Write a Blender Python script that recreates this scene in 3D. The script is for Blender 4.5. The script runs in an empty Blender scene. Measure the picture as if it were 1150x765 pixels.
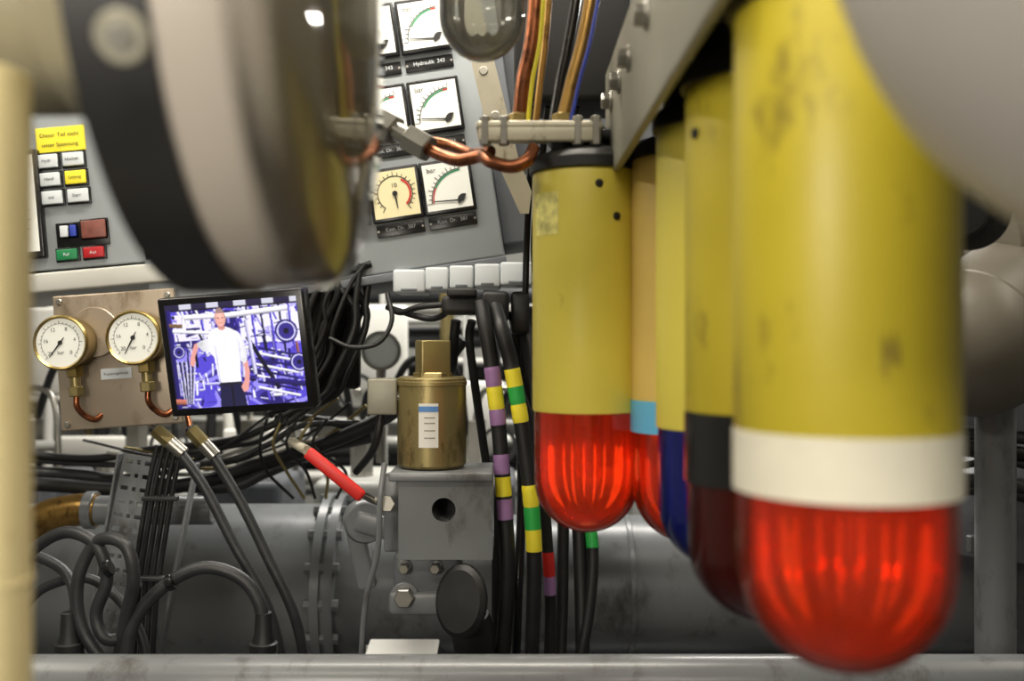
import bpy, bmesh, math, random
from mathutils import Vector, Matrix
random.seed(7)
scene = bpy.context.scene
F = 1118.0
CZ = 1.45
def pt(u, v, d):
    return Vector(((u-575)/F*d, d, CZ+(382.5-v)/F*d))
def zz(v, d): return CZ+(382.5-v)/F*d
def srgb(r, g, b):
    def f(c):
        c /= 255.0
        return c/12.92 if c <= .04045 else ((c+.055)/1.055)**2.4
    return (f(r), f(g), f(b))

# ------------------------------------------------------------ materials
def mat(name, col, rough=.5, metal=0., var=.10, scale=9., bump=0., dirt=None, dirt_t=.62, coat=0., emit=0.):
    m = bpy.data.materials.new(name); m.use_nodes = True
    nt = m.node_tree; n = nt.nodes; l = nt.links
    b = n['Principled BSDF']
    c = srgb(*col)
    tc = n.new('ShaderNodeTexCoord')
    no = n.new('ShaderNodeTexNoise'); no.inputs['Scale'].default_value = scale; no.inputs['Detail'].default_value = 5
    l.new(tc.outputs['Object'], no.inputs['Vector'])
    r = n.new('ShaderNodeValToRGB')
    r.color_ramp.elements[0].position = .3; r.color_ramp.elements[1].position = .7
    r.color_ramp.elements[0].color = tuple(x*(1-var) for x in c)+(1,)
    r.color_ramp.elements[1].color = tuple(min(1, x*(1+var)) for x in c)+(1,)
    l.new(no.outputs['Fac'], r.inputs['Fac'])
    out = r.outputs['Color']
    if dirt:
        # broad smudges broken up by a fine grain so that they read as grime
        n2 = n.new('ShaderNodeTexNoise'); n2.inputs['Scale'].default_value = scale*2.3; n2.inputs['Detail'].default_value = 12; n2.inputs['Roughness'].default_value = .68
        mp = n.new('ShaderNodeMapping'); mp.inputs['Scale'].default_value = (1.4, 1.4, .7); mp.inputs['Location'].default_value = (3, 1, 2)
        l.new(tc.outputs['Object'], mp.inputs['Vector']); l.new(mp.outputs['Vector'], n2.inputs['Vector'])
        r2 = n.new('ShaderNodeValToRGB'); r2.color_ramp.elements[0].position = dirt_t; r2.color_ramp.elements[1].position = dirt_t+.14
        l.new(n2.outputs['Fac'], r2.inputs['Fac'])
        mx = n.new('ShaderNodeMixRGB'); mx.inputs['Color2'].default_value = srgb(*dirt)+(1,)
        l.new(r2.outputs['Color'], mx.inputs['Fac']); l.new(out, mx.inputs['Color1']); out = mx.outputs['Color']
    l.new(out, b.inputs['Base Color'])
    b.inputs['Metallic'].default_value = metal
    b.inputs['Coat Weight'].default_value = coat
    mr = n.new('ShaderNodeMapRange'); mr.inputs['To Min'].default_value = max(.02, rough*.75); mr.inputs['To Max'].default_value = min(1, rough*1.3)
    l.new(no.outputs['Fac'], mr.inputs['Value']); l.new(mr.outputs['Result'], b.inputs['Roughness'])
    if emit:
        l.new(out, b.inputs['Emission Color']); b.inputs['Emission Strength'].default_value = emit
    if bump:
        n3 = n.new('ShaderNodeTexNoise'); n3.inputs['Scale'].default_value = scale*8
        l.new(tc.outputs['Object'], n3.inputs['Vector'])
        bp = n.new('ShaderNodeBump'); bp.inputs['Strength'].default_value = bump; bp.inputs['Distance'].default_value = .004
        l.new(n3.outputs['Fac'], bp.inputs['Height']); l.new(bp.outputs['Normal'], b.inputs['Normal'])
    return m
def plastic(name, tint, trans, gl=.07, tl=.4, df_=.35):
    m = bpy.data.materials.new(name); m.use_nodes = True
    nt = m.node_tree; n = nt.nodes; l = nt.links; n.clear()
    o = n.new('ShaderNodeOutputMaterial')
    t = n.new('ShaderNodeBsdfTransparent'); t.inputs['Color'].default_value = tint+(1,)
    s = n.new('ShaderNodeBsdfTranslucent'); s.inputs['Color'].default_value = trans+(1,)
    df = n.new('ShaderNodeBsdfDiffuse'); df.inputs['Color'].default_value = trans+(1,)
    mm = n.new('ShaderNodeMixShader'); mm.inputs[0].default_value = df_
    l.new(s.outputs[0], mm.inputs[1]); l.new(df.outputs[0], mm.inputs[2])
    a = n.new('ShaderNodeMixShader'); a.inputs[0].default_value = tl
    l.new(t.outputs[0], a.inputs[1]); l.new(mm.outputs[0], a.inputs[2])
    g = n.new('ShaderNodeBsdfGlossy'); g.inputs['Roughness'].default_value = gl
    fr = n.new('ShaderNodeFresnel'); fr.inputs['IOR'].default_value = 1.5
    b = n.new('ShaderNodeMixShader')
    l.new(fr.outputs[0], b.inputs[0]); l.new(a.outputs[0], b.inputs[1]); l.new(g.outputs[0], b.inputs[2])
    l.new(b.outputs[0], o.inputs[0])
    return m
def prism(name, tint, spec, rough=.12, k=.35):
    # coloured fluted insert: see-through plastic with strong coloured glints
    m = bpy.data.materials.new(name); m.use_nodes = True
    nt = m.node_tree; n = nt.nodes; l = nt.links; n.clear()
    o = n.new('ShaderNodeOutputMaterial')
    t = n.new('ShaderNodeBsdfTransparent'); t.inputs['Color'].default_value = tint+(1,)
    s = n.new('ShaderNodeBsdfTranslucent'); s.inputs['Color'].default_value = spec+(1,)
    g = n.new('ShaderNodeBsdfGlossy'); g.inputs['Roughness'].default_value = rough; g.inputs['Color'].default_value = spec+(1,)
    a = n.new('ShaderNodeMixShader'); a.inputs[0].default_value = .14
    l.new(t.outputs[0], a.inputs[1]); l.new(s.outputs[0], a.inputs[2])
    b = n.new('ShaderNodeMixShader'); b.inputs[0].default_value = k
    l.new(a.outputs[0], b.inputs[1]); l.new(g.outputs[0], b.inputs[2]); l.new(b.outputs[0], o.inputs[0])
    return m
M = {}
M['yellow'] = mat('yellow_paint', (218, 203, 84), .40, 0, .06, 6, .05, (160, 140, 60), .62)
M['yellow2'] = mat('yellow_paint_worn_shaded', (180, 164, 42), .45, 0, .14, 6, .05, (104, 90, 34), .575)  # worn paint, base colour also darkened for shade on the near lamps
M['yellow3'] = mat('yellow_paint_old', (218, 188, 104), .42, 0, .12, 6)
M['black'] = mat('black_rubber', (24, 24, 25), .5, 0, .2, 20)
M['blackg'] = mat('black_gloss', (16, 16, 18), .25, 0, .2, 20)
M['hose'] = mat('hose_rubber', (44, 45, 47), .42, 0, .2, 30, .1)
M['white'] = mat('white_paint', (222, 220, 212), .5, 0, .05, 8)
M['tape'] = mat('white_tape', (208, 204, 186), .6, 0, .05, 30, .1)
M['face'] = mat('dial_face', (236, 238, 232), .4, 0, .02, 4)
M['facey'] = mat('dial_face_aged', (232, 222, 178), .4, 0, .04, 4)
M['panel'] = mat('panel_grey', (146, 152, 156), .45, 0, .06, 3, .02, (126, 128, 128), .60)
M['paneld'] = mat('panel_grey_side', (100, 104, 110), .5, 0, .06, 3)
M['pipe'] = mat('pipe_grey', (110, 113, 115), .30, 0, .14, 4, .08, (74, 72, 70), .54)
M['pipeL'] = mat('pipe_light', (182, 182, 176), .35, 0, .10, 4)
M['drum'] = mat('drum_enamel', (170, 162, 152), .45, 0, .05, 4, 0, None, .6, .1)
M['drumneck'] = mat('neck_enamel', (140, 134, 112), .5, 0, .10, 6)
M['duct'] = mat('duct_enamel', (116, 110, 98), .4, 0, .10, 6)
M['tank'] = mat('tank_enamel', (164, 160, 155), .4, 0, .03, 3)
M['cream'] = mat('cream_paint', (214, 200, 152), .5, 0, .06, 5, 0, (160, 130, 70), .6)
M['bracket'] = mat('bracket_grey', (138, 135, 120), .45, .2, .10, 10, .05)
M['steel'] = mat('steel', (166, 163, 155), .3, .9, .12, 20)
M['plate'] = mat('plate_aluminium', (160, 147, 130), .38, .5, .08, 5, 0, (120, 104, 84), .56)
M['strap'] = mat('strap_zinc', (196, 190, 170), .4, .3, .10, 12, 0, (120, 100, 70), .56)
M['brass'] = mat('brass', (168, 146, 90), .3, .9, .14, 14)
M['brassd'] = mat('brass_olive', (146, 132, 88), .36, .65, .14, 8, .03, (92, 80, 50), .53)
M['copper'] = mat('copper', (150, 92, 62), .30, .9, .3, 16, 0, (70, 44, 32), .50)
M['bronze'] = mat('bronze_pipe', (158, 124, 66), .3, .8, .2, 10, 0, (90, 66, 36), .54)
M['red'] = mat('red_paint', (205, 40, 34), .4, 0, .08, 10)
M['green'] = mat('green_tape', (40, 165, 70), .5, 0, .05)
M['gbtn'] = mat('green_button', (20, 120, 70), .4, 0, .05)
M['rbtn'] = mat('red_button', (170, 24, 32), .4, 0, .05)
M['ytape'] = mat('yellow_tape', (235, 220, 50), .5, 0, .05)
M['ptape'] = mat('purple_tape', (150, 112, 160), .5, 0, .05)
M['lbtape'] = mat('blue_tape', (96, 176, 214), .5, 0, .05)
M['blue'] = mat('blue_plastic', (40, 60, 160), .4, 0, .05)
M['led'] = mat('led_display', (120, 70, 60), .4, 0, .2, 80)
M['ink'] = mat('ink', (20, 20, 20), .6, 0, 0)
M['inkg'] = mat('ink_green', (30, 140, 90), .6, 0, 0)
M['inkr'] = mat('ink_red', (190, 50, 40), .6, 0, 0)
M['dark'] = mat('dark_cavity', (20, 20, 23), .7, 0, .1)
M['wall'] = mat('wall_paint', (156, 156, 150), .6, 0, .08, 3)
M['floor'] = mat('floor_plate', (84, 86, 90), .4, .3, .15, 8, .1)
M['key'] = mat('key_white', (204, 210, 214), .4, 0, .03)
M['engine'] = mat('engine_grey', (90, 93, 98), .4, 0, .18, 5, .1, (46, 46, 46), .55)
M['cyan'] = mat('label_blue', (80, 130, 190), .5, 0, .05)
M['redp'] = plastic('red_lens', (1, .40, .22), (1, .13, .045), .05, .20, .35)
M['redi'] = prism('red_prism', (.95, .45, .28), (1, .34, .14), .10, .30)
M['redp2'] = plastic('dark_red_lens', (.55, .16, .14), (.22, .03, .02), .1, .3)
M['redi2'] = prism('dark_red_prism', (.6, .2, .2), (.5, .1, .08))
M['bluep'] = plastic('blue_lens', (.15, .18, .8), (.03, .05, .45), .07, .35)
M['bluei'] = prism('blue_prism', (.2, .25, .85), (.1, .15, .7))
M['blackp'] = plastic('smoked_band', (.08, .08, .08), (.04, .04, .04), .1, .85)
M['glass'] = plastic('clear_glass', (.94, .95, .93), (.7, .68, .62), .03, .22)
M['dglass'] = plastic('cover_glass', (.95, .95, .93), (.7, .66, .58), .05, .06)

# ------------------------------------------------------------ geometry helpers
class Grp:
    def __init__(s, name, loc=None, Mx=None):
        s.e = bpy.data.objects.new(name, None); scene.collection.objects.link(s.e)
        s.e.empty_display_size = .05
        s.world = Mx is None
        s.M = Mx if Mx is not None else Matrix.Translation(Vector(loc))
        s.e.matrix_world = s.M
    def add(s, ob):
        ob.parent = s.e
        if s.world: ob.matrix_parent_inverse = s.M.inverted()
def frame(u, v, d, roll=0, yaw=0, pitch=0):
    return Matrix.Translation(pt(u, v, d)) @ Matrix.Rotation(math.radians(-roll), 4, 'Y') @ Matrix.Rotation(math.radians(yaw), 4, 'Z') @ Matrix.Rotation(math.radians(pitch), 4, 'X')
def mk(name, verts, faces, mats, midx=None, g=None, smooth=True, ang=35):
    me = bpy.data.meshes.new(name); me.from_pydata([tuple(v) for v in verts], [], faces)
    if not isinstance(mats, (list, tuple)): mats = [mats]
    for m in mats: me.materials.append(m)
    if midx:
        for p, i in zip(me.polygons, midx): p.material_index = i
    me.update()
    bm = bmesh.new(); bm.from_mesh(me); bmesh.ops.recalc_face_normals(bm, faces=bm.faces); bm.to_mesh(me); bm.free()
    if smooth:
        for p in me.polygons: p.use_smooth = True
        me.set_sharp_from_angle(angle=math.radians(ang))
    ob = bpy.data.objects.new(name, me); scene.collection.objects.link(ob)
    if g: g.add(ob)
    return ob
def box(name, c, size, m, g=None, bev=.002, rot=None):
    bm = bmesh.new(); bmesh.ops.create_cube(bm, size=1)
    bmesh.ops.scale(bm, vec=Vector(size), verts=bm.verts)
    if bev: bmesh.ops.bevel(bm, geom=list(bm.edges), offset=min(bev, min(size)*.45), segments=3, affect='EDGES', profile=.5)
    T = Matrix.Translation(Vector(c))
    if rot is not None: T = T @ rot.to_4x4()
    bmesh.ops.transform(bm, matrix=T, verts=bm.verts)
    me = bpy.data.meshes.new(name); bm.to_mesh(me); bm.free(); me.materials.append(m)
    for p in me.polygons: p.use_smooth = True
    me.set_sharp_from_angle(angle=math.radians(35))
    ob = bpy.data.objects.new(name, me); scene.collection.objects.link(ob)
    if g: g.add(ob)
    return ob
def axm(o, d):
    return Matrix.Translation(Vector(o)) @ Vector(d).to_track_quat('Z', 'Y').to_matrix().to_4x4()
def lathe(name, prof, Mx, mats, g=None, seg=48, flute=None, midx=None):
    if not isinstance(mats, (list, tuple)): mats = [mats]
    vs = []; fs = []; mi = []
    for j, (r, z) in enumerate(prof):
        for i in range(seg):
            a = 2*math.pi*i/seg; rr = max(r, 1e-5)
            if flute: rr *= 1+flute[1]*math.cos(flute[0]*a)
            vs.append(Mx @ Vector((rr*math.cos(a), rr*math.sin(a), z)))
    for j in range(len(prof)-1):
        for i in range(seg):
            k = (i+1) % seg
            fs.append((j*seg+i, j*seg+k, (j+1)*seg+k, (j+1)*seg+i)); mi.append(midx[j] if midx else 0)
    return mk(name, vs, fs, mats, mi, g)
def cyl(name, a, b, r, m, g=None, seg=24, r2=None, bev=.0015):
    a = Vector(a); b = Vector(b); L = (b-a).length; r2 = r if r2 is None else r2
    e = min(bev, r*.3, L*.3)
    return lathe(name, [(0, 0), (r-e, 0), (r, e), (r2, L-e), (r2-e, L), (0, L)], axm(a, b-a), m, g, seg)
def cr(P, n):
    P = [Vector(p) for p in P]
    if len(P) < 3:
        return [P[0].lerp(P[1], i/n) for i in range(n+1)]
    Q = [P[0]*2-P[1]]+P+[P[-1]*2-P[-2]]; out = []
    for i in range(1, len(Q)-2):
        for j in range(n):
            t = j/n; a, b, c, d = Q[i-1], Q[i], Q[i+1], Q[i+2]
            out.append(.5*((2*b)+(c-a)*t+(2*a-5*b+4*c-d)*t*t+(3*b-a-3*c+d)*t**3))
    out.append(P[-1]); return out
def tube(name, P, r, m, g=None, n=10, seg=12, bands=None, rfun=None):
    C = cr(P, n); N = len(C); vs = []; fs = []; mi = []
    mats = [m]
    if bands:
        for b in bands:
            if b[2] not in mats: mats.append(b[2])
    t0 = (C[1]-C[0]).normalized()
    up = Vector((0, 0, 1)) if abs(t0.z) < .9 else Vector((1, 0, 0))
    nrm = t0.cross(up).normalized()
    for i, c in enumerate(C):
        t = (C[min(i+1, N-1)]-C[max(i-1, 0)]).normalized()
        nrm = (nrm-t*nrm.dot(t)).normalized(); bn = t.cross(nrm)
        rr = rfun(i/(N-1)) if rfun else r
        if bands and any(b[0] <= c.z <= b[1] for b in bands): rr = r*1.07
        for k in range(seg):
            a = 2*math.pi*k/seg
            vs.append(c+nrm*math.cos(a)*rr+bn*math.sin(a)*rr)
    for i in range(N-1):
        idx = 0
        if bands:
            zc = (C[i].z+C[i+1].z)/2
            for b in bands:
                if b[0] <= zc <= b[1]: idx = mats.index(b[2])
        for k in range(seg):
            k2 = (k+1) % seg
            fs.append((i*seg+k, i*seg+k2, (i+1)*seg+k2, (i+1)*seg+k)); mi.append(idx)
    vs.append(C[0]); vs.append(C[-1]); a = len(vs)-2
    for k in range(seg):
        fs.append((a, (k+1) % seg, k)); mi.append(0)
        fs.append((a+1, (N-1)*seg+k, (N-1)*seg+(k+1) % seg)); mi.append(0)
    return mk(name, vs, fs, mats, mi, g, True, 50)
def pts(L, d=None):
    return [pt(*p) if len(p) == 3 else pt(p[0], p[1], d) for p in L]
class PB:   # batch of flat printed shapes in local xz plane
    def __init__(s): s.v = []; s.f = []; s.m = []; s.mats = []
    def poly(s, P, y, m):
        if m not in s.mats: s.mats.append(m)
        b = len(s.v); s.v += [(p[0], y, p[1]) for p in P]; s.f.append(tuple(range(b, b+len(P)))); s.m.append(s.mats.index(m))
    def rect(s, cx, cz, w, h, y, m): s.poly([(cx-w/2, cz-h/2), (cx+w/2, cz-h/2), (cx+w/2, cz+h/2), (cx-w/2, cz+h/2)], y, m)
    def disc(s, cx, cz, r, y, m, n=32): s.poly([(cx+r*math.cos(2*math.pi*i/n), cz+r*math.sin(2*math.pi*i/n)) for i in range(n)], y, m)
    def arc(s, cx, cz, r0, r1, a0, a1, y, m, n=14):
        for i in range(n):
            p = math.radians(a0+(a1-a0)*i/n); q = math.radians(a0+(a1-a0)*(i+1)/n)
            s.poly([(cx+r0*math.cos(p), cz+r0*math.sin(p)), (cx+r1*math.cos(p), cz+r1*math.sin(p)), (cx+r1*math.cos(q), cz+r1*math.sin(q)), (cx+r0*math.cos(q), cz+r0*math.sin(q))], y, m)
    def line(s, x0, z0, x1, z1, w, y, m, w2=None):
        w2 = w if w2 is None else w2
        d = Vector((x1-x0, z1-z0)).normalized(); n = Vector((-d.y, d.x))
        s.poly([(x0+n.x*w/2, z0+n.y*w/2), (x1+n.x*w2/2, z1+n.y*w2/2), (x1-n.x*w2/2, z1-n.y*w2/2), (x0-n.x*w/2, z0-n.y*w/2)], y, m)
    def done(s, name, g): return mk(name, s.v, s.f, s.mats, s.m, g, False)
def text(s, x, z, size, y, m, g, align='CENTER'):
    c = bpy.data.curves.new('label_text', 'FONT'); c.body = s; c.size = size; c.align_x = align; c.align_y = 'CENTER'
    c.materials.append(m)
    o = bpy.data.objects.new('label_text', c); scene.collection.objects.link(o)
    o.location = (x, y, z); o.rotation_euler = (math.pi/2, 0, 0); o.parent = g.e
    return o

# ------------------------------------------------------------ room shell
box('floor', (0.1, 1.6, -.05), (5.2, 5.0, .1), M['floor'], None, 0)
box('ceiling', (0.1, 1.6, 2.45), (5.2, 5.0, .1), M['wall'], None, 0)
box('wall_back', (0.1, 4.05, 1.2), (5.2, .1, 2.4), M['wall'], None, 0)
box('wall_front', (0.1, -.85, 1.2), (5.2, .1, 2.4), M['wall'], None, 0)
box('wall_left', (-2.45, 1.6, 1.2), (.1, 4.8, 2.4), M['wall'], None, 0)
box('wall_right', (2.65, 1.6, 1.2), (.1, 4.8, 2.4), M['wall'], None, 0)

# ------------------------------------------------------------ signal lamps
def lamp(u, d, vtop, vy, vdome, vbot, ymat, dmat, imat, bandm=None, R=.06, twist=0, glow=0.):
    x = (u-575)/F*d
    zt, zy, zd, zb = zz(vtop, d), zz(vy, d), zz(vdome, d), zz(vbot, d)
    g = Grp('signal_lamp', (x, d, zt))
    Mz = Matrix.Translation((x, d, 0)) @ Matrix.Rotation(twist, 4, 'Z')
    lathe('housing', [(R*.6, zt+.002), (R*.985, zt+.001), (R, zt-.003), (R, zy+.002), (R*.985, zy), (R*.9, zy)], Mz, ymat, g, 64)
    lathe('cap', [(0, zt+.05), (R*.35, zt+.05), (R*.45, zt+.03), (R*.98, zt+.018), (R*1.06, zt+.012), (R*1.06, zt+.001), (R*.9, zt-.001)], Mz, M['black'], g, 48)
    if bandm:
        lathe('band', [(R*.93, zy+.001), (R*1.012, zy), (R*1.012, zd), (R*.9, zd)], Mz, bandm, g, 64)
    rd = R*.97; z0 = zd if bandm else zy; H = z0-zb
    hc = H-rd*.98
    pr = [(rd, z0), (rd, z0-hc*.5), (rd*.99, z0-hc)]
    for i in range(1, 13):
        a = i/12*math.pi/2; pr.append((rd*.99*math.cos(a), z0-hc-(H-hc)*math.sin(a)))
    lathe('lens', pr, Mz, dmat, g, 64)
    pr2 = [(p[0]*.84, z0-.002+(p[1]-z0)*.90) for p in pr]
    lathe('lens_prisms', pr2, Mz, imat, g, 144, (12, .05))
    lathe('reflector', [(0, z0-.004), (R*.5, z0-.003), (R*.9, z0+.001), (R*.9, z0+.004), (0, z0+.004)], Mz, M['steel'], g, 40)
    lathe('bulb_socket', [(0, z0-.004), (R*.22, z0-.004), (R*.22, z0-H*.12), (0, z0-H*.12)], Mz, M['steel'], g, 24)
    if glow:
        # added point light that makes the lens glow; no bulb is modelled
        ld = bpy.data.lights.new('lens_glow_light', 'POINT'); ld.energy = glow; ld.shadow_soft_size = .02; ld.color = (1, .78, .55)
        o = bpy.data.objects.new('lens_glow_light', ld); scene.collection.objects.link(o); o.location = (x, d, z0-H*.48); g.add(o)
    return g, x, zt
def screw(g, u, v, d, R, x0, y0, m=None):
    x = (u-575)/F*d
    dx = max(-.98, min(.98, (x-x0)/R)); yy = y0-math.sqrt(1-dx*dx)*R
    nrm = Vector((dx, -math.sqrt(1-dx*dx), 0)); p = Vector((x0+dx*R, yy, zz(v, d)))
    cyl('screw', p-nrm*.001, p+nrm*.0022, .0042, m or M['dark'], g, 16)
g1, x1, _ = lamp(659, 1.1, 197, 461, 461, 597, M['yellow'], M['redp'], M['redi'], glow=.062)
screw(g1, 692, 243, 1.05, .06, x1, 1.1)
screw(g1, 672, 207, 1.05, .06, x1, 1.1)
g2, x2, _ = lamp(772, 1.06, 182, 449, 484, 608, M['yellow3'], M['redp'], M['redi'], M['lbtape'], glow=.03)
g3, x3, _ = lamp(811, .91, 148, 480, 480, 637, M['yellow'], M['bluep'], M['bluei'])
g4, x4, _ = lamp(860, .75, 100, 462, 540, 697, M['yellow2'], M['redp2'], M['redi2'], M['blackp'])
screw(g4, 790, 140, .70, .06, x4, .75)
g5, x5, _ = lamp(949, .55, 14, 482, 549, 752, M['yellow2'], M['redp'], M['redi'], M['tape'], glow=.032)
def decal(g, name, x0, y0, R, a0, a1, z0, z1, m, jag=0, seed=1):
    rr = random.Random(seed); vs = []; fs = []; n = 12
    for i in range(n+1):
        a = math.radians(a0+(a1-a0)*i/n); j0, j1 = rr.uniform(-jag, jag), rr.uniform(-jag, jag)
        vs += [(x0+R*math.cos(a), y0+R*math.sin(a), z0+j0), (x0+R*math.cos(a), y0+R*math.sin(a), z1+j1)]
    for i in range(n): fs.append((2*i, 2*i+2, 2*i+3, 2*i+1))
    mk(name, vs, fs, m, None, g)
decal(g1, 'sticker', x1, 1.1, .0604, 200, 236, zz(268, 1.1), zz(222, 1.1), mat('sticker', (214, 206, 120), .5, 0, .35, 90))
scuff = mat('scuff', (126, 112, 34), .6, 0, .4, 60)
decal(g5, 'scuff_mark', x5, .55, .0603, 268, 277, zz(414, .5), zz(380, .5), scuff, .007, 3)

# ------------------------------------------------------------ lamp bracket rail
g = Grp('lamp_mounting_rail', (.19, .8, 1.66))
zr = 1.45+.2
box('side_web', (.110, .82, zr+.040), (.008, .62, .125), M['bracket'], g, .002)
box('bottom_flange', (.20, .82, zr+.085), (.18, .62, .006), M['bracket'], g, .002)
box('far_web', (.285, .82, zr+.055), (.008, .62, .07), M['bracket'], g, .002)
for y in (1.06, .98, .90, .78, .70):
    cyl('bolt', (.106, y, zr+.055), (.095, y, zr+.055), .009, M['steel'], g, 6)
    cyl('washer', (.1065, y, zr+.055), (.103, y, zr+.055), .012, M['steel'], g, 20)
for (x, y, vt) in ((x2, 1.06, 182), (x3, .91, 148), (x4, .75, 100), (x5, .55, 14)):
    z = zz(vt, y)
    cyl('lamp_neck', (x, y, z+.051), (x, y, max(zr+.083, z+.06)), .026, M['black'], g)
for y in (.56, 1.08): cyl('rail_hanger', (.24, y, zr+.088), (.24, y, 2.4), .012, M['bracket'], g)

# ------------------------------------------------------------ pipe manifold over first lamp
g = Grp('pipe_manifold', pt(605, 150, 1.1))
Zp = zz(149, 1.1)
w0, w1 = pt(536, 0, 1.1).x, pt(674, 0, 1.1).x
box('plate', ((w0+w1)/2, 1.1, Zp), (w1-w0, .085, .010), M['strap'], g, .004)
box('plate_front', ((w0+w1)/2, 1.062, Zp-.008), ((w1-w0)*.96, .008, .020), M['strap'], g, .003)
for u in (545, 566, 648, 668):
    q = pt(u, 0, 1.075).x
    cyl('plate_bolt', (q, 1.062, Zp-.022), (q, 1.062, Zp+.010), .006, M['steel'], g, 6)
cyl('lamp_stem', (x1, 1.1, zz(196, 1.1)+.051), (x1, 1.1, Zp), .022, M['black'], g)
box('lamp_clamp', (x1, 1.1, zz(168, 1.1)+.012), (.085, .05, .014), M['black'], g, .005)
tube('copper_riser_a', pts([(583, 136, 1.1), (588, 90, 1.1), (598, 40, 1.1), (606, -60, 1.1)]), .0085, M['copper'], g)
tube('copper_riser_b', pts([(632, 136, 1.1), (643, 90, 1.1), (656, 40, 1.1), (674, -60, 1.1)]), .0075, M['bronze'], g)
tube('steel_riser_c', pts([(622, 136, 1.14), (630, 90, 1.14), (642, 30, 1.14), (656, -60, 1.14)]), .006, M['blackg'], g)
tube('bronze_riser_d', pts([(602, 136, 1.13), (607, 90, 1.13), (614, 30, 1.13), (620, -60, 1.13)]), .004, M['bronze'], g)
tube('blue_riser', pts([(641, 136, 1.09), (651, 90, 1.09), (664, 40, 1.09), (682, -60, 1.09)]), .0022, M['blue'], g)
tube('yellow_riser', pts([(593, 136, 1.09), (598, 90, 1.09), (607, 40, 1.09), (614, -60, 1.09)]), .0024, M['ytape'], g)
for u in (583, 632):
    p = pt(u, 138, 1.1); cyl('riser_nut', p-Vector((0, 0, .004)), p+Vector((0, 0, .010)), .012, M['brass'], g, 6)
tube('copper_elbow', pts([(470, 162, 1.14), (492, 173, 1.12), (515, 180, 1.1), (540, 176, 1.08), (552, 182, 1.06), (575, 187, 1.05), (592, 180, 1.05), (600, 166, 1.06)]), .0072, M['copper'], g)
tube('copper_elbow_b', pts([(480, 158, 1.16), (505, 163, 1.15), (530, 172, 1.12), (552, 170, 1.09)]), .0062, M['copper'], g)
a, b = pt(482, 168, 1.13), pt(458, 154, 1.14)
cyl('union_nut', a, b, .0165, M['steel'], g, 6)
a, b = pt(461, 156, 1.14), pt(440, 144, 1.15)
cyl('union_body', a, b, .011, M['steel'], g, 20)
a, b = pt(444, 148, 1.15), pt(418, 134, 1.16)
cyl('union_nut_b', a, b, .0185, M['steel'], g, 6)
tube('inlet_pipe', pts([(420, 136, 1.16), (395, 120, 1.2), (350, 90, 1.25), (300, 20, 1.3), (280, -90, 1.3)]), .012, M['steel'], g)

# hanging strap
g = Grp('hanging_strap', pt(550, 140, 1.35))
vs = []; fs = []
path = [(505, -80, 27), (512, 0, 27), (527, 60, 26), (541, 120, 27), (557, 180, 26), (573, 215, 24), (584, 240, 10)]
for k, (u, v, w) in enumerate(path):
    for s in (0, 1):
        for y in (1.35, 1.354): vs.append(pt(u+s*w, v, y))
for k in range(len(path)-1):
    b = 4*k
    fs += [(b, b+2, b+6, b+4), (b+1, b+5, b+7, b+3), (b, b+4, b+5, b+1), (b+2, b+3, b+7, b+6)]
mk('strap_body', vs, fs, M['strap'], None, g)
for (u, v) in ((543, 80), (556, 130), (570, 185)):
    p = pt(u, v, 1.35); cyl('strap_hole', p+Vector((0, -.001, 0)), p+Vector((0, -.004, 0)), .006, M['steel'], g, 16)

# glass bulb in the top
g = Grp('glass_lamp_bulb', pt(543, 0, 1.0))
c = pt(541, 16, 1.0); pr = []
for i in range(0, 15):
    a = i/14*math.pi/2; pr.append((.043*math.sin(a), -.047*math.cos(a)))
pr += [(.043, .03), (.040, .05)]
lathe('glass_dome', pr, Matrix.Translation(c), M['glass'], g, 40)
lathe('glass_inner', [(p[0]*.8, p[1]*.8+.004) for p in pr[:-1]], Matrix.Translation(c), M['glass'], g, 64, (12, .03))
cyl('lamp_socket', c+Vector((0, 0, .045)), c+Vector((0, 0, .12)), .047, M['strap'], g)

# dark electrical housing behind risers
g = Grp('cable_junction_housing', pt(640, 60, 1.35))
box('housing_body', pt(640, 30, 1.42), (.16, .12, .24), M['black'], g, .01)
for i in range(4):
    tube('lead', pts([(600+i*16, 120, 1.38), (598+i*14, 150, 1.4), (592+i*8, 260, 1.48), (590+i*12, 330, 1.5)]), .005, M['blackg'], g)
g = Grp('dark_backing', pt(690, 300, 2.0))  # boxes added to keep the gap behind lamp and cables dark
box('backing_upper', pt(690, 250, 2.0), (.26, .10, .62), M['paneld'], g, .01)
box('backing_lower', pt(648, 430, 1.95), (.24, .08, .30), M['dark'], g, .01)

# ------------------------------------------------------------ foreground drum (left)
dc = Vector((0, .55, zz(-15, .55)))
g = Grp('ventilation_drum', (-.13, .55, dc.z))
Mx = axm((0, .55, dc.z), (1, 0, 0))
prof = [(.0, -.45), (.070, -.45), (.070, -.24), (.10, -.200), (.156, -.182), (.1665, -.1775), (.1665, -.144), (.1662, -.130), (.165, -.118), (.1625, -.110), (.158, -.104), (.150, -.0995), (.13, -.0965), (.09, -.0955), (0, -.095)]
lathe('drum_body', prof, Mx, [M['drum'], M['drumneck']], g, 96, None, [1, 1, 1, 1, 0, 0, 0, 0, 0, 0, 0, 0, 0, 0])
lathe('drum_band', [(.1655, -.1795), (.1690, -.1792), (.1690, -.1448), (.1655, -.1445)], Mx, M['black'], g, 96)
lathe('cover_glass', [(.1668, -.116), (.1668, -.104), (.160, -.0945), (.146, -.090), (.10, -.0885), (0, -.088)], Mx, M['dglass'], g, 96)
ph = math.radians(-26)
nrm = Vector((0, -math.cos(ph), math.sin(ph)))
p = Vector((-.156, .55, dc.z))+nrm*.169
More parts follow.
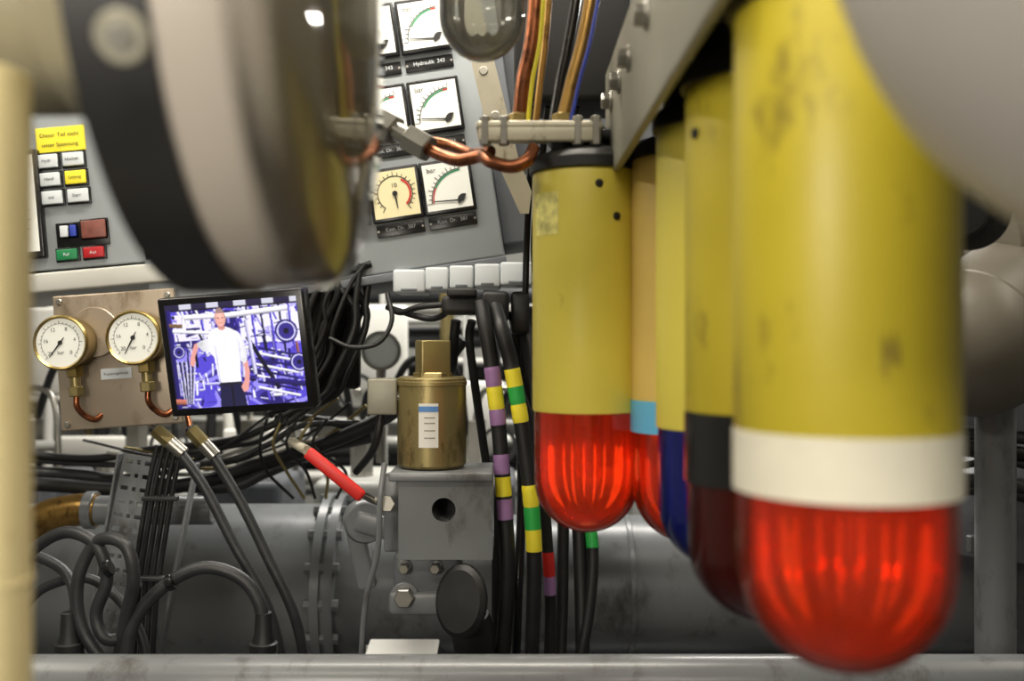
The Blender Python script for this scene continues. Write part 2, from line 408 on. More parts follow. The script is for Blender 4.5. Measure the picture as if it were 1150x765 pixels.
cyl('band_knob', p-nrm*.002, p+nrm*.002, .0112, M['bracket'], g, 32)
cyl('band_knob_center', p+nrm*.001, p+nrm*.003, .006, M['steel'], g, 24)
cyl('drum_hanger', (-.22, .56, dc.z+.05), (-.22, .56, 2.4), .02, M['drumneck'], g)

# cream pole
g = Grp('support_pole', (-.30, .5, 1.2))
xp = pt(-40, 0, .46).x
ptop = zz(80, .46)
cyl('pole', (xp, .46, 0), (xp, .46, ptop), .0285, M['cream'], g, 40)
cyl('pole_collar', (xp, .46, zz(650, .46)), (xp, .46, zz(655, .46)), .0292, M['cream'], g, 40)
cyl('pole_foot', (xp, .46, 0), (xp, .46, .02), .06, M['cream'], g, 40)

# ------------------------------------------------------------ tank (upper right)
g = Grp('pressure_tank', (.33, .31, 1.66))
Mx = axm((.0, .31, zz(-215, .31)), (1, 0, 0))
pr = []
for i in range(0, 17):
    a = i/16*math.pi/2; pr.append((.150*math.sin(a), .249-.145*math.cos(a)))
pr += [(.150, .6), (0, .6)]
lathe('tank_shell', pr, Mx, M['tank'], g, 96)
cyl('tank_hanger', (.4, .31, zz(-215, .31)+.14), (.4, .31, 2.4), .02, M['tank'], g)

# ------------------------------------------------------------ right-hand vessels
g = Grp('air_receiver', pt(1090, 385, 1.5))
c = pt(1050, 385, 1.5); pr = []
for i in range(0, 15):
    a = i/14*math.pi/2; pr.append((.115*math.sin(a), -.10*math.cos(a)))
pr += [(.115, .22), (.10, .30), (0, .31)]
RM = axm(c+Vector((.06, .02, 0)), (.75, .6, .35))
lathe('receiver_shell', pr, RM, M['duct'], g, 64)
lathe('weld_seam', [(.115, .0), (.1175, .003), (.115, .006)], RM, M['duct'], g, 64)
cyl('receiver_foot', c+Vector((.12, .06, -.04)), Vector((c.x+.12, c.y+.06, 0)), .03, M['pipe'], g)
g = Grp('intake_silencer', pt(1150, 280, 1.6))
lathe('silencer_shell', [(0, 0), (.05, 0), (.075, .012), (.08, .03), (.08, .30), (.05, .33), (0, .33)], axm(pt(1105, 275, 1.62), (1, .15, .1)), M['duct'], g, 48)
cyl('silencer_clamp', pt(1128, 273, 1.62), pt(1136, 272, 1.622), .0825, M['steel'], g, 48)
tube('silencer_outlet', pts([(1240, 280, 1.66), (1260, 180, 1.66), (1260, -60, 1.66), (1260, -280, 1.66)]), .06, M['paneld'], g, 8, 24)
g = Grp('cable_gland_housing', pt(1090, 240, 1.1))
lathe('gland_ring', [(0, 0), (.035, 0), (.042, .01), (.042, .05), (0, .05)], axm(pt(1082, 240, 1.15), (-.3, -1, -.1)), M['blackg'], g, 40)
lathe('gland_face', [(0, 0), (.022, 0), (.026, .006), (.022, .010), (0, .010)], axm(pt(1081, 241, 1.10), (-.3, -1, -.1)), M['hose'], g, 40)
tube('gland_conduit', pts([(1084, 240, 1.17), (1090, 160, 1.22), (1080, 40, 1.25), (1075, -150, 1.25), (1075, -400, 1.25)]), .026, M['black'], g, 10, 24)
g = Grp('side_dark_backing', pt(1180, 300, 1.9))  # dark box added to darken the gap behind the right-hand vessels
box('cabinet_body', pt(1130, 250, 2.15), (.5, .2, .95), M['dark'], g, .01)
box('backing_front', pt(1130, 250, 2.04), (.42, .01, .86), M['engine'], g, .004)

# ------------------------------------------------------------ gauge cabinet
k = 1.6/F
FR = frame(503, 210, 1.6, 8.5)
g = Grp('gauge_cabinet', Mx=FR)
def lb(n, x0, x1, z0, z1, y0, y1, m, bev=.002):
    return box(n, ((x0+x1)/2*k, (y0+y1)/2, (z0+z1)/2*k), ((x1-x0)*k, y1-y0, (z1-z0)*k), m, g, bev)
lb('cabinet_body', -350, 52, -86, 420, .0, .26, M['panel'], .004)
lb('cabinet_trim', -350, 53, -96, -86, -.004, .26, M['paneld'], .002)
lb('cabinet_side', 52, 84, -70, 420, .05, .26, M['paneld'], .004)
lb('cabinet_wing', 84, 200, 30, 420, .10, .26, M['engine'], .004)
pb = PB()
yb = -.012
def sq(cx, cz, s=58, aged=False, rnd=False, redlo=False, nd=178):
    lb('gauge_bezel', cx-s/2, cx+s/2, cz-s/2-1, cz+s/2+1, yb, 0, M['blackg'], .002)
    pb.rect(cx*k, cz*k, (s-7)*k, (s-6)*k, yb-.0006, M['facey'] if aged else M['face'])
    if rnd:
        pb.arc(cx*k, cz*k, 19*k, 20*k, -50, 230, yb-.0012, M['ink'], 30)
        pb.arc(cx*k, cz*k, 16*k, 18.5*k, -50, 60, yb-.0012, M['inkr'], 10)
        for i in range(21):
            a = math.radians(-50+i*14); r0 = 20; r1 = 23 if i % 5 else 25
            pb.line((cx+r0*math.cos(a))*k, (cz+r0*math.sin(a))*k, (cx+r1*math.cos(a))*k, (cz+r1*math.sin(a))*k, .8*k, yb-.0012, M['ink'])
        pb.line(cx*k, cz*k, (cx+1)*k, (cz-17)*k, 2.4*k, yb-.002, M['ink'], .8*k)
        pb.disc(cx*k, cz*k, 3*k, yb-.0025, M['ink'])
        text('10', cx*k, (cz+9)*k, 7*k, yb-.0012, M['ink'], g)
    else:
        px, pz = cx+16, cz-18
        pb.arc(px*k, pz*k, 35*k, 36*k, 90, 180, yb-.0012, M['ink'])
        pb.arc(px*k, pz*k, 33*k, 34.5*k, 90, 150, yb-.0012, M['inkg'])
        pb.arc(px*k, pz*k, 33*k, 34.5*k, 150 if redlo else 90, 180 if redlo else 100, yb-.0015, M['inkr'])
        for i in range(13):
            a = math.radians(90+i*7.5); r1 = 39 if i % 3 else 41
            pb.line((px+36*math.cos(a))*k, (pz+36*math.sin(a))*k, (px+r1*math.cos(a))*k, (pz+r1*math.sin(a))*k, .8*k, yb-.0012, M['ink'])
        a = math.radians(nd)
        pb.line(px*k, pz*k, (px+34*math.cos(a))*k, (pz+34*math.sin(a))*k, 2.2*k, yb-.002, M['ink'], 1*k)
        pb.arc(px*k, pz*k, 0, 7*k, 60, 210, yb-.0025, M['ink'])
        text('bar', (cx-21)*k, (cz+19)*k, 8*k, yb-.0012, M['ink'], g, 'LEFT')
sq(0, 0, redlo=True, nd=176); sq(-59, 0, aged=True, rnd=True)
sq(0, 91, nd=172); sq(-60, 91, nd=150); sq(0, 182, nd=174); sq(-60, 182, nd=160)
sq(-120, 91); sq(-120, 182); sq(-120, 0); sq(0, 273); sq(-60, 273)
for cz in (-39, 49, 140):
    for cx, s in ((0, 'Kast. Dr.  381'), (-59, 'Kast. Dr.  387')):
        lb('name_plate', cx-27, cx+27, cz-7, cz+7, -.003, 0, M['blackg'], .001)
        text(s if cz != 140 else 'Hydraulik  343', cx*k, (cz+1)*k, 6*k, -.0036, M['key'], g)
        for q in (-25, 25): pb.disc((cx+q)*k, cz*k, 1.4*k, -.0036, M['steel'], 10)
pb.done('gauge_dials', g)

# ------------------------------------------------------------ switch cabinet (left)
FR2 = frame(90, 225, 1.6, 5)
g = Grp('switch_cabinet', Mx=FR2)
lb('cabinet_body', -240, 150, -75, 330, 0, .3, M['panel'], .003)
lb('bottom_rail', -240, 150, -100, -78, -.01, .3, M['pipeL'], .004)
pb = PB()
lb('warning_sign', -43, 12, 56, 84, -.003, 0, M['ytape'], .001)
text('Dieser Teil steht', -16*k, 75*k, 6.5*k, -.004, M['ink'], g)
text('unter Spannung', -16*k, 64*k, 6.5*k, -.004, M['ink'], g)
def btn(cx, cz, w, h, m, t=None, tm=None):
    lb('button_frame', cx-w/2-2, cx+w/2+2, cz-h/2-2, cz+h/2+2, -.004, 0, M['blackg'], .001)
    lb('button', cx-w/2, cx+w/2, cz-h/2, cz+h/2, -.009, -.004, m, .0015)
    if t: text(t, cx*k, cz*k, 5*k, -.0098, tm or M['ink'], g)
for r in range(3):
    for c in range(2):
        btn(-31+c*29-r*-1, 46-r*20.5, 23, 15, M['ytape'] if (r == 1 and c == 1) else M['key'], ('Hydr.', 'Hochdr.', 'Hand', 'Ladung', 'aus', 'Starr.')[r*2+c])
lb('indicator_block', -29, 30, -52, -24, -.004, 0, M['blackg'], .001)
btn(-19, -34, 9, 13, M['key']); btn(-9, -34, 7, 13, M['blue'])
btn(14, -34, 27, 20, M['led'])
btn(-18, -60, 23, 12, M['gbtn'], 'Ruf', M['key']); btn(12, -60, 23, 12, M['rbtn'], 'Aus', M['key'])
lb('meter_bezel', -118, -40, -62, 60, -.014, 0, M['blackg'], .003)
pb.rect(-82*k, 0, 74*k, 108*k, -.0145, M['face'])
pb.arc(-150*k, -10*k, 90*k, 92*k, -30, 40, -.0152, M['inkr'])
for i in range(12):
    a = math.radians(-30+i*6.3); pb.line((-150+92*math.cos(a))*k, (-10+92*math.sin(a))*k, (-150+98*math.cos(a))*k, (-10+98*math.sin(a))*k, 1*k, -.0152, M['ink'])
pb.done('meter_dial', g)

# terminal boxes under gauge cabinet
g = Grp('terminal_box_row', pt(520, 318, 1.6))
for i, (u0, u1) in enumerate(((442, 478), (478, 504), (505, 532), (533, 562), (562, 598))):
    va = 317-(u0-443)*.07; c = pt((u0+u1)/2, va-1, 1.6)
    box('terminal_box', c+Vector((0, .04, 0)), ((u1-u0)*k, .10, 26*k), M['key'], g, .004)
    box('terminal_latch', c+Vector((0, -.011, -.014)), ((u1-u0)*k*.5, .006, .004), M['paneld'], g, .001)
g = Grp('cable_clamp_block', pt(520, 340, 1.55))
box('clamp', pt(519, 343, 1.56), (.062, .05, .030), M['black'], g, .008)
box('clamp_lid', pt(519, 329, 1.53), (.045, .04, .012), M['black'], g, .003)
box('clamp_side', pt(556, 345, 1.6), (.045, .05, .05), M['black'], g, .008)
box('clamp_side_b', pt(584, 352, 1.62), (.03, .05, .07), M['black'], g, .008)
for u, v in ((470, 345), (500, 352)):
    tube('clamp_lead', pts([(519, 340, 1.56), (500, 342, 1.57), (u, v, 1.58), (u-20, v+6, 1.6), (435, 345, 1.62)]), .005, M['black'], g)

# ------------------------------------------------------------ manometer plate
FR3 = frame(133, 404, 1.58, 4)
g = Grp('manometer_board', Mx=FR3)
box('board', (0, 0, 0), (135*k, .008, 150*k), M['plate'], g, .003)
for q in ((-60, 68), (60, 68), (-60, -68), (60, -68)):
    cyl('board_screw', (q[0]*k, -.003, q[1]*k), (q[0]*k, -.007, q[1]*k), .005, M['steel'], g, 12)
cyl('round_boss', (-22*k, -.002, 32*k), (-22*k, -.012, 32*k), 28*k, M['plate'], g, 40)
def mano(cx, cz, r, ang):
    y = -.058
    lathe('manometer_case', [(0, 0), (r*.92, 0), (r*.95, .002), (r*.95, .04), (r*1.04, .041), (r*1.06, .045), (r*1.06, .053), (r*1.0, .056), (r*.93, .053)], axm((cx, -.004, cz), (0, -1, 0)), M['brass'], g, 56)
    p = PB(); p.disc(cx, cz, r*.95, y+.001, M['face'], 40)
    p.arc(cx, cz, r*.72, r*.735, -45, 225, y+.0004, M['ink'], 40)
    for i in range(25):
        a = math.radians(-45+i*270/24); r1 = r*(.84 if i % 4 == 0 else .78)
        p.line(cx+r*.73*math.cos(a), cz+r*.73*math.sin(a), cx+r1*math.cos(a), cz+r1*math.sin(a), r*.02, y+.0004, M['ink'])
    for s in (-1, 1):
        a = math.radians(ang); p.line(cx, cz, cx+s*(.7 if s > 0 else .25)*r*math.cos(a), cz+s*(.7 if s > 0 else .25)*r*math.sin(a), r*.07, y-.0002, M['ink'], r*.03)
    p.disc(cx, cz, r*.09, y-.0006, M['ink'], 16)
    p.done('manometer_dial', g)
    for i in range(6):
        a = math.radians(-45+i*54); text(str(i*4), cx+r*.56*math.cos(a), cz+r*.56*math.sin(a), r*.2, y+.0004, M['ink'], g)
    text('bar', cx, cz-r*.38, r*.2, y+.0004, M['ink'], g)
mano(-45*k, 22*k, 28*k, 230); mano(33*k, 22*k, 28*k, 240)
for cx in (-40, 38):
    z0 = -10
    cyl('stem_nut', (cx*k, -.03, (z0+6)*k), (cx*k, -.03, (z0-6)*k), .013, M['brass'], g, 6)
    cyl('stem', (cx*k, -.03, (z0-5)*k), (cx*k, -.03, (z0-18)*k), .008, M['brassd'], g, 20)
    cyl('stem_nut_low', (cx*k, -.03, (z0-16)*k), (cx*k, -.03, (z0-27)*k), .012, M['brassd'], g, 6)
    tube('capillary', [(cx*k, -.03, (z0-26)*k), (cx*k, -.03, (z0-38)*k), ((cx+4)*k, -.02, (z0-48)*k), ((cx+12)*k, -.012, (z0-54)*k), ((cx+18)*k, .0, (z0-50)*k)], .0048, M['copper'], g)
box('type_label', (-2*k, -.005, -15*k), (34*k, .001, 12*k), M['key'], g, 0)
text('Kupplungsdruck', -2*k, -15*k, 4.2*k, -.0062, M['ink'], g)

# ------------------------------------------------------------ monitor with live picture
km = 1.45/F
FR4 = frame(265, 397, 1.45, 4.0, -9, 7)
g = Grp('video_monitor', Mx=FR4)
W, H = 173*km, 136*km
box('bezel', (0, .012, 0), (W, .026, H), M['blackg'], g, .004)
box('rear_housing', (0, .04, 0), (W*.8, .03, H*.75), M['black'], g, .01)
cyl('mount_arm', (0, .05, 0), (.0, .10, .01), .012, M['black'], g)
NX, NY = 240, 184
rnd = random.Random(12)
rects = []
def R_(cx, cy, a, w, h, c): rects.append((cx, cy, math.cos(a), math.sin(a), w, h, c))
WH, LI, NV, DK, BL, MB = (248, 246, 255), (206, 202, 244), (34, 24, 104), (12, 9, 38), (82, 68, 200), (142, 132, 232)
for i in range(330):
    cx, cy = rnd.random(), rnd.random()
    a = rnd.choice([0, 0, .2, -.25, 1.45, 1.57, 1.65, 1.2]); w = rnd.uniform(.01, .07); h = rnd.uniform(.003, .011)
    R_(cx, cy, a, w, h, rnd.choice([WH, LI, NV, DK, BL, MB, LI, WH, NV, BL]))
for i in range(9): R_(.06+.012*i, .75, 1.5+.03*i, .16, .006, DK if i % 2 else LI)
for i in range(8): R_(.80, .50+.055*i, .25, .16, .009, WH if i % 2 else NV)
for i in range(5): R_(.66+.07*i, .25, 1.52, .2, .008, DK if i % 2 else BL)
R_(.30, .13, .02, .16, .018, WH); R_(.68, .12, -.05, .25, .02, WH); R_(.5, .05, 0, .5, .012, DK); R_(.2, .27, .1, .16, .012, WH)
R_(.02, .5, 1.57, .4, .02, NV); R_(.7, .6, 1.1, .22, .016, DK); R_(.62, .45, 1.5, .2, .014, LI); R_(.86, .8, .15, .16, .02, NV)
R_(.03, .93, .1, .05, .02, (190, 110, 90)); R_(.97, .50, 1.5, .06, .01, (150, 90, 60)); R_(.07, .2, .1, .05, .015, (120, 90, 60))
rings = [(.07, .45, .05), (.90, .32, .085), (.97, .62, .07)]
def inpoly(x, y, P):
    r = False; j = len(P)-1
    for i in range(len(P)):
        if (P[i][1] > y) != (P[j][1] > y) and x < (P[j][0]-P[i][0])*(y-P[i][1])/(P[j][1]-P[i][1])+P[i][0]: r = not r
        j = i
    return r
torso = [(.345, .26), (.375, .25), (.40, .235), (.44, .235), (.48, .255), (.54, .30), (.57, .37), (.585, .46), (.585, .56), (.56, .60), (.53, .57), (.52, .68), (.52, .78), (.44, .80), (.355, .79), (.345, .66), (.335, .52), (.31, .475), (.26, .46), (.22, .41), (.215, .375), (.25, .355), (.30, .34), (.32, .30)]
legs = [(.355, .78), (.525, .77), (.545, 1.0), (.34, 1.0)]
armR = [(.55, .59), (.585, .57), (.592, .68), (.58, .78), (.565, .86), (.53, .87), (.515, .82), (.545, .76), (.555, .68)]
armL = [(.225, .37), (.225, .42), (.19, .50), (.185, .56), (.17, .60), (.145, .58), (.15, .52), (.175, .44), (.195, .385)]
def mul(c, f): return tuple(max(0, min(255, q*f)) for q in c)
def paint(x, y):
    n = math.sin(x*13+math.sin(y*9)*2)*math.sin(y*11+x*5)
    c = BL if n > .3 else (MB if n > -.1 else ((66, 54, 160) if n > -.5 else NV))
    if x > .56 and y < .42: c = (230, 226, 255) if n > -.4 else (178, 170, 240)
    if .05 < x < .34 and .10 < y < .35: c = (228, 222, 252)
    for (cx, cy, ca, sa, w, h, cc) in rects:
        dx, dy = x-cx, (y-cy)*.77
        q = abs(-dx*sa+dy*ca)
        if q < h and abs(dx*ca+dy*sa) < w:
            c = mul(cc, 1.1-.6*((-dx*sa+dy*ca)/h*.5+.5)**2)
    for (cx, cy, r) in rings:
        q = math.hypot(x-cx, (y-cy)*.77)
        if q < r: c = NV if q > r*.82 else (LI if q > r*.7 else ((50, 40, 130) if q > r*.25 else DK))
    if y < .05: c = (34, 28, 62) if math.sin(x*30) > -.2 else (200, 200, 215)
    if inpoly(x, y, legs): c = (22, 22, 60) if abs(x-.445) > .007 else (6, 6, 24)
    if inpoly(x, y, armR) or inpoly(x, y, armL): c = (222, 154, 146)
    if inpoly(x, y, torso):
        c = mul((252, 250, 255), 1.0-.18*max(0, (abs(x-.43)-.06)/.12) if y > .33 else 1)
        fold = math.sin(x*60+y*22)*math.sin(y*35-x*10)
        if fold > .75: c = mul(c, .93)
        if abs(x-.435+.03*(y-.3)) < .004: c = (218, 214, 238)
        if abs(x-.345-.02*y) < .005 and y > .42: c = (190, 188, 224)
        if abs(x-.535) < .004 and y > .38: c = (198, 196, 226)
        if .39 < x < .445 and y < .275-.6*abs(x-.418): c = (208, 150, 140)
        if .46 < x < .50 and .38 < y < .385: c = (190, 190, 220)
        if y > .765: c = (24, 20, 40)
    if .392 < x < .438 and .19 < y < .25: c = (196, 130, 122)
    ex, ey = (x-.415)/.042, (y-.155)/.088
    if ex*ex+ey*ey*(1+.2*ey) < 1:
        c = mul((238, 176, 162), 1.06-.18*abs(ex)-.06*ey)
        if ey < -.50 or (abs(ex) > .86 and ey < .05): c = (150, 122, 118)
        if abs(ey+.02) < .07 and .2 < abs(ex) < .55: c = (110, 70, 72)
        if abs(ey-.5) < .05 and abs(ex) < .33: c = (170, 84, 82)
        if abs(ex+.05) < .09 and .05 < ey < .3: c = (208, 140, 126)
    return c
vs = []; fs = []; cols = []
SW, SH = 156*km, 119*km
for j in range(NY+1):
    for i in range(NX+1): vs.append(((i/NX-.5)*SW, -.0016, (.5-j/NY)*SH))
C0 = [[srgb(*paint((i+.5)/NX, (j+.5)/NY)) for i in range(NX)] for j in range(NY)]
for j in range(NY):
    for i in range(NX):
        a = j*(NX+1)+i; fs.append((a, a+NX+1, a+NX+2, a+1))
        acc = [0, 0, 0]; wt = 0
        for dj in (-1, 0, 1):      # soften like a real video image
            for di in (-1, 0, 1):
                jj, ii = min(NY-1, max(0, j+dj)), min(NX-1, max(0, i+di)); w_ = 4 if dj == di == 0 else (2 if dj*di == 0 else 1)
                for q in range(3): acc[q] += C0[jj][ii][q]*w_
                wt += w_
        cols.append([q/wt for q in acc])
sm = bpy.data.materials.new('screen_picture'); sm.use_nodes = True
nt = sm.node_tree; b = nt.nodes['Principled BSDF']
at = nt.nodes.new('ShaderNodeVertexColor'); at.layer_name = 'Col'
b.inputs['Base Color'].default_value = (.02, .02, .02, 1); b.inputs['Roughness'].default_value = .25
nt.links.new(at.outputs[0], b.inputs['Emission Color']); b.inputs['Emission Strength'].default_value = 1.25
so = mk('screen', vs, fs, sm, None, g, False)
ca = so.data.color_attributes.new('Col', 'FLOAT_COLOR', 'CORNER')
buf = []
for p in so.data.polygons:
    for _ in p.loop_indices: buf += [*cols[p.index], 1.0]
ca.data.foreach_set('color', buf)

# ------------------------------------------------------------ main pipes
g = Grp('main_coolant_pipe', pt(400, 650, 2.2))
d = 2.2; kk = d/F
zc = zz(655, d)+.0
Rp = 88*kk
Mx = axm((0, d, zc), (1, 0, 0))
xs = lambda u: (u-575)*kk
prof = [(0, -2.0), (Rp, -2.0), (Rp, xs(362)), (Rp*1.02, xs(366)), (Rp*1.14, xs(367)), (Rp*1.14, xs(376)), (Rp*1.08, xs(377)), (Rp*1.08, xs(380)), (Rp*1.14, xs(381)), (Rp*1.14, xs(390)), (Rp*.98, xs(391)), (Rp*.86, xs(440)), (Rp*.86, xs(1075)), (Rp*1.0, xs(1080)), (Rp*1.0, xs(1094)), (Rp*.86, xs(1096)), (Rp*.86, 2.2), (0, 2.2)]
lathe('pipe_body', prof, Mx, M['pipe'], g, 72)
for i in range(16):
    a = 2*math.pi*i/16
    for u0, u1, rr in ((360, 396, 1.07), (1070, 1103, .94)):
        cyl('flange_bolt', (xs(u0), d+Rp*rr*math.cos(a), zc+Rp*rr*math.sin(a)), (xs(u1), d+Rp*rr*math.cos(a), zc+Rp*rr*math.sin(a)), .012, M['pipe'], g, 6)
for u in (200, 700): cyl('pipe_seam', (xs(u), d, zc), (xs(u)+.012, d, zc), Rp*(1.015 if u < 300 else .88), M['pipe'], g, 72)
for u in (470, 900): box('saddle', (xs(u), d, zc-.3), (.12, .2, .5), M['engine'], g, .01)
g = Grp('guard_rail', pt(575, 760, 1.3))
d = 1.3; r = .032; zt = zz(736, d)
cyl('rail', (-1.5, d, zt-r), (1.7, d, zt-r), r, M['pipe'], g, 40)
box('rail_web', (.1, d+.03, zt-.13), (3.2, .02, .2), M['paneld'], g, .004)
for x in (-1.2, 1.4): cyl('rail_post', (x, d, 0), (x, d, zt-r), .025, M['pipe'], g)
g = Grp('engine_block', (0, 2.9, .6))
box('crankcase', (.1, 2.85, .35), (3.4, .5, .7), M['engine'], g, .02)
for i in range(7): box('inspection_cover', (-1.3+i*.42, 2.58, .45), (.3, .06, .3), M['engine'], g, .02)
box('bed_plate', (.1, 2.25, .18), (3.4, .7, .3), M['engine'], g, .02)

# ------------------------------------------------------------ solenoid valve
g = Grp('solenoid_valve', pt(490, 520, 1.5))
d = 1.5; s = d/F
c = pt(485, 473, d)
lathe('coil_housing', [(0, 50*s), (36*s, 50*s), (38.5*s, 48*s), (38.5*s, -47*s), (36*s, -50*s), (0, -50*s)], Matrix.Translation(c), M['brassd'], g, 56)
lathe('coil_rim', [(38*s, 46*s), (39.6*s, 45*s), (39.6*s, 41*s), (38*s, 40*s)], Matrix.Translation(c), M['brassd'], g, 56)
R4 = Matrix.Rotation(math.radians(20), 3, 'Z')
box('top_block', pt(486, 403, d), (34*s, 30*s, 42*s), M['brassd'], g, .003, R4)
cyl('top_nut', pt(486, 424, d), pt(486, 418, d), 22*s, M['brassd'], g, 6)
box('side_plug', pt(431, 445, d), (33*s, 32*s, 40*s), M['bracket'], g, .003)
cyl('side_nut', pt(447, 445, d), pt(452, 445, d), 15*s, M['steel'], g, 6)
tube('plug_lead', pts([(428, 464, 1.5), (424, 490, 1.5), (416, 510, 1.52), (400, 530, 1.56)]), .006, M['black'], g)
vs = []; fs = []
for i in range(6):
    a = math.radians(253+i*6.4)
    for z in (-26*s, 22*s): vs.append((c.x+38.9*s*math.cos(a), c.y+38.9*s*math.sin(a), c.z+z))
for i in range(5): fs.append((2*i, 2*i+2, 2*i+3, 2*i+1))
mk('rating_label', vs, fs, M['white'], None, g)
mk('rating_stripe', [(v[0]*1.0, v[1]-.0004, c.z+(13*s if j % 2 == 0 else 19*s)) for j, v in enumerate(vs)], fs, M['cyan'], None, g)
for q in (-16, -8, 0, 6):
    mk('rating_print', [(v[0]*.6+.4*(c.x+.002), v[1]-.0012, c.z+(q*s if j % 2 == 0 else (q+1.2)*s)) for j, v in enumerate(vs)], fs, M['bracket'], None, g)
def holed_block(name, cc, w, dp, h, hr, hx, hz, m):
    vs = []; fs = []; n = 32
    per = []
    for i in range(n):
        a = 2*math.pi*i/n+math.pi/4; ca_, sa_ = math.cos(a), math.sin(a)
        q = max(abs(ca_), abs(sa_)); per.append((ca_/q*w/2, sa_/q*h/2))
    for y in (-dp/2, dp/2):
        for (x, z) in per: vs.append(cc+Vector((x, y, z)))
        for i in range(n):
            a = 2*math.pi*i/n+math.pi/4; vs.append(cc+Vector((hx+hr*math.cos(a), y, hz+hr*math.sin(a))))
    for i in range(n):
        j = (i+1) % n
        fs += [(i, j, n+j, n+i), (2*n+i, 3*n+i, 3*n+j, 2*n+j), (i, 2*n+i, 2*n+j, j), (n+i, n+j, 3*n+j, 3*n+i)]
    return mk(name, vs, fs, m, None, g, True, 25)
holed_block('valve_block', pt(503, 574, d), 102*s, 80*s, 92*s, 13*s, -2*s, 8*s, M['pipe'])
box('block_bore_back', pt(501, 566, d+.03), (34*s, .01, 34*s), M['dark'], g, .001)
box('block_flange', pt(498, 530, d-.005), (112*s, 92*s, 10*s), M['pipe'], g, .003)
box('body_lower', pt(482, 644, d+.02), (74*s, 70*s, 60*s), M['engine'], g, .008)
box('body_foot', pt(470, 670, d+.01), (60*s, 70*s, 26*s), M['pipe'], g, .008)
box('left_arm', pt(446, 575, d+.03), (28*s, .03, 88*s), M['pipe'], g, .004)
for (u, v, r) in ((453, 673, 11), (524, 614, 11), (453, 600, 6), (453, 640, 6), (452, 545, 6), (545, 545, 6), (470, 612, 5), (488, 640, 6)):
    p = pt(u, v, d-.05)
    cyl('hex_bolt', p+Vector((0, .03, 0)), p, r*s, M['steel'], g, 6)
    cyl('bolt_washer', p+Vector((0, .03, 0)), p+Vector((0, .018, 0)), r*1.35*s, M['pipe'], g, 24)
cyl('valve_outlet', pt(482, 640, d+.06), pt(482, 650, 1.98), 36*s, M['pipe'], g, 36)
lathe('arm_lug', [(0, -.02), (.03, -.02), (.034, -.014), (.034, .014), (.03, .02), (0, .02)], axm(pt(410, 585, 1.58), (.2, -1, 0)), M['pipe'], g, 36)
box('arm_link', pt(425, 590, 1.57), (.075, .03, .035), M['pipe'], g, .006, Matrix.Rotation(math.radians(15), 3, 'Y'))
box('arm_web', pt(405, 620, 1.62), (.03, .03, .12), M['pipe'], g, .006, Matrix.Rotation(math.radians(-12), 3, 'Y'))
lathe('bellows_cap', [(0, .014), (.034, .012), (.040, .006), (.041, .0), (.036, -.006), (0, -.008)], axm(pt(519, 675, 1.44), (-.45, -1, .20)) @ Matrix.Scale(1.3, 4, (0, 1, 0)), M['black'], g, 40)
lathe('bellows_body', [(.0, -.10), (.030, -.10), (.034, -.02), (.028, .0), (0, .0)], axm(pt(528, 690, 1.49), (-.1, -.3, 1.0)), M['black'], g, 40)

# red lever
g = Grp('shutoff_lever', pt(375, 532, 1.42))
a, b = pt(343, 509, 1.42), pt(408, 556, 1.45)
dd = (b-a); L = dd.length; ang = math.atan2(-dd.z, dd.x)
RL = Matrix.Rotation(ang, 3, 'Y')
box('grip', (a+b)/2, (L, .012, .019), M['red'], g, .006, RL)
tube('lever_arm', pts([(404, 553, 1.45), (420, 562, 1.48), (436, 566, 1.46)]), .006, M['steel'], g)
cyl('lever_pivot', pt(434, 566, 1.49), pt(434, 566, 1.44), .013, M['steel'], g, 6)
tube('lever_stay', pts([(345, 506, 1.43), (336, 501, 1.46), (328, 496, 1.5)]), .007, M['strap'], g)

# ------------------------------------------------------------ banded cables
def zb(v0, v1, d, m): return (zz(v1, d), zz(v0, d), m)
g = Grp('marked_cable_run', pt(590, 550, 1.5))
Y, P_, Gn, Rd = M['ytape'], M['ptape'], M['green'], M['red']
tube('cable_purple_yellow', pts([(540, 340, 1.52), (546, 372, 1.5), (552, 410, 1.5), (560, 480, 1.5), (566, 560, 1.5), (570, 640, 1.5), (563, 760, 1.52)]), .0115, M['black'], g, 26, 16,
     [zb(413, 434, 1.5, P_), zb(435, 459, 1.5, Y), zb(460, 478, 1.5, P_), zb(511, 533, 1.5, P_), zb(535, 558, 1.5, Y), zb(560, 584, 1.5, P_)])
tube('cable_yellow_green', pts([(556, 345, 1.54), (564, 372, 1.5), (574, 410, 1.5), (586, 480, 1.5), (596, 560, 1.5), (600, 640, 1.5), (596, 760, 1.52)]), .0115, M['black'], g, 26, 16,
     [zb(414, 433, 1.5, Y), zb(434, 453, 1.5, Gn), zb(455, 474, 1.5, Y), zb(545, 568, 1.5, Y), zb(570, 593, 1.5, Gn), zb(594, 620, 1.5, Y)])
tube('cable_red', pts([(584, 350, 1.62), (598, 400, 1.6), (606, 500, 1.58), (614, 600, 1.58), (618, 680, 1.58), (616, 760, 1.58)]), .009, M['black'], g, 26, 14,
     [zb(620, 646, 1.58, Rd), zb(648, 668, 1.58, P_)])
tube('cable_green', pts([(605, 345, 1.7), (620, 400, 1.7), (640, 520, 1.68), (664, 600, 1.66), (662, 680, 1.64), (645, 770, 1.62)]), .010, M['black'], g, 26, 14,
     [zb(598, 616, 1.66, Gn)])
tube('cable_plain', pts([(605, 345, 1.68), (625, 420, 1.68), (646, 540, 1.68), (652, 640, 1.66), (655, 770, 1.62)]), .012, M['black'], g, 14)
tube('cable_plain_b', pts([(585, 350, 1.68), (590, 420, 1.68), (628, 540, 1.68), (632, 640, 1.66), (628, 770, 1.62)]), .010, M['black'], g, 14)
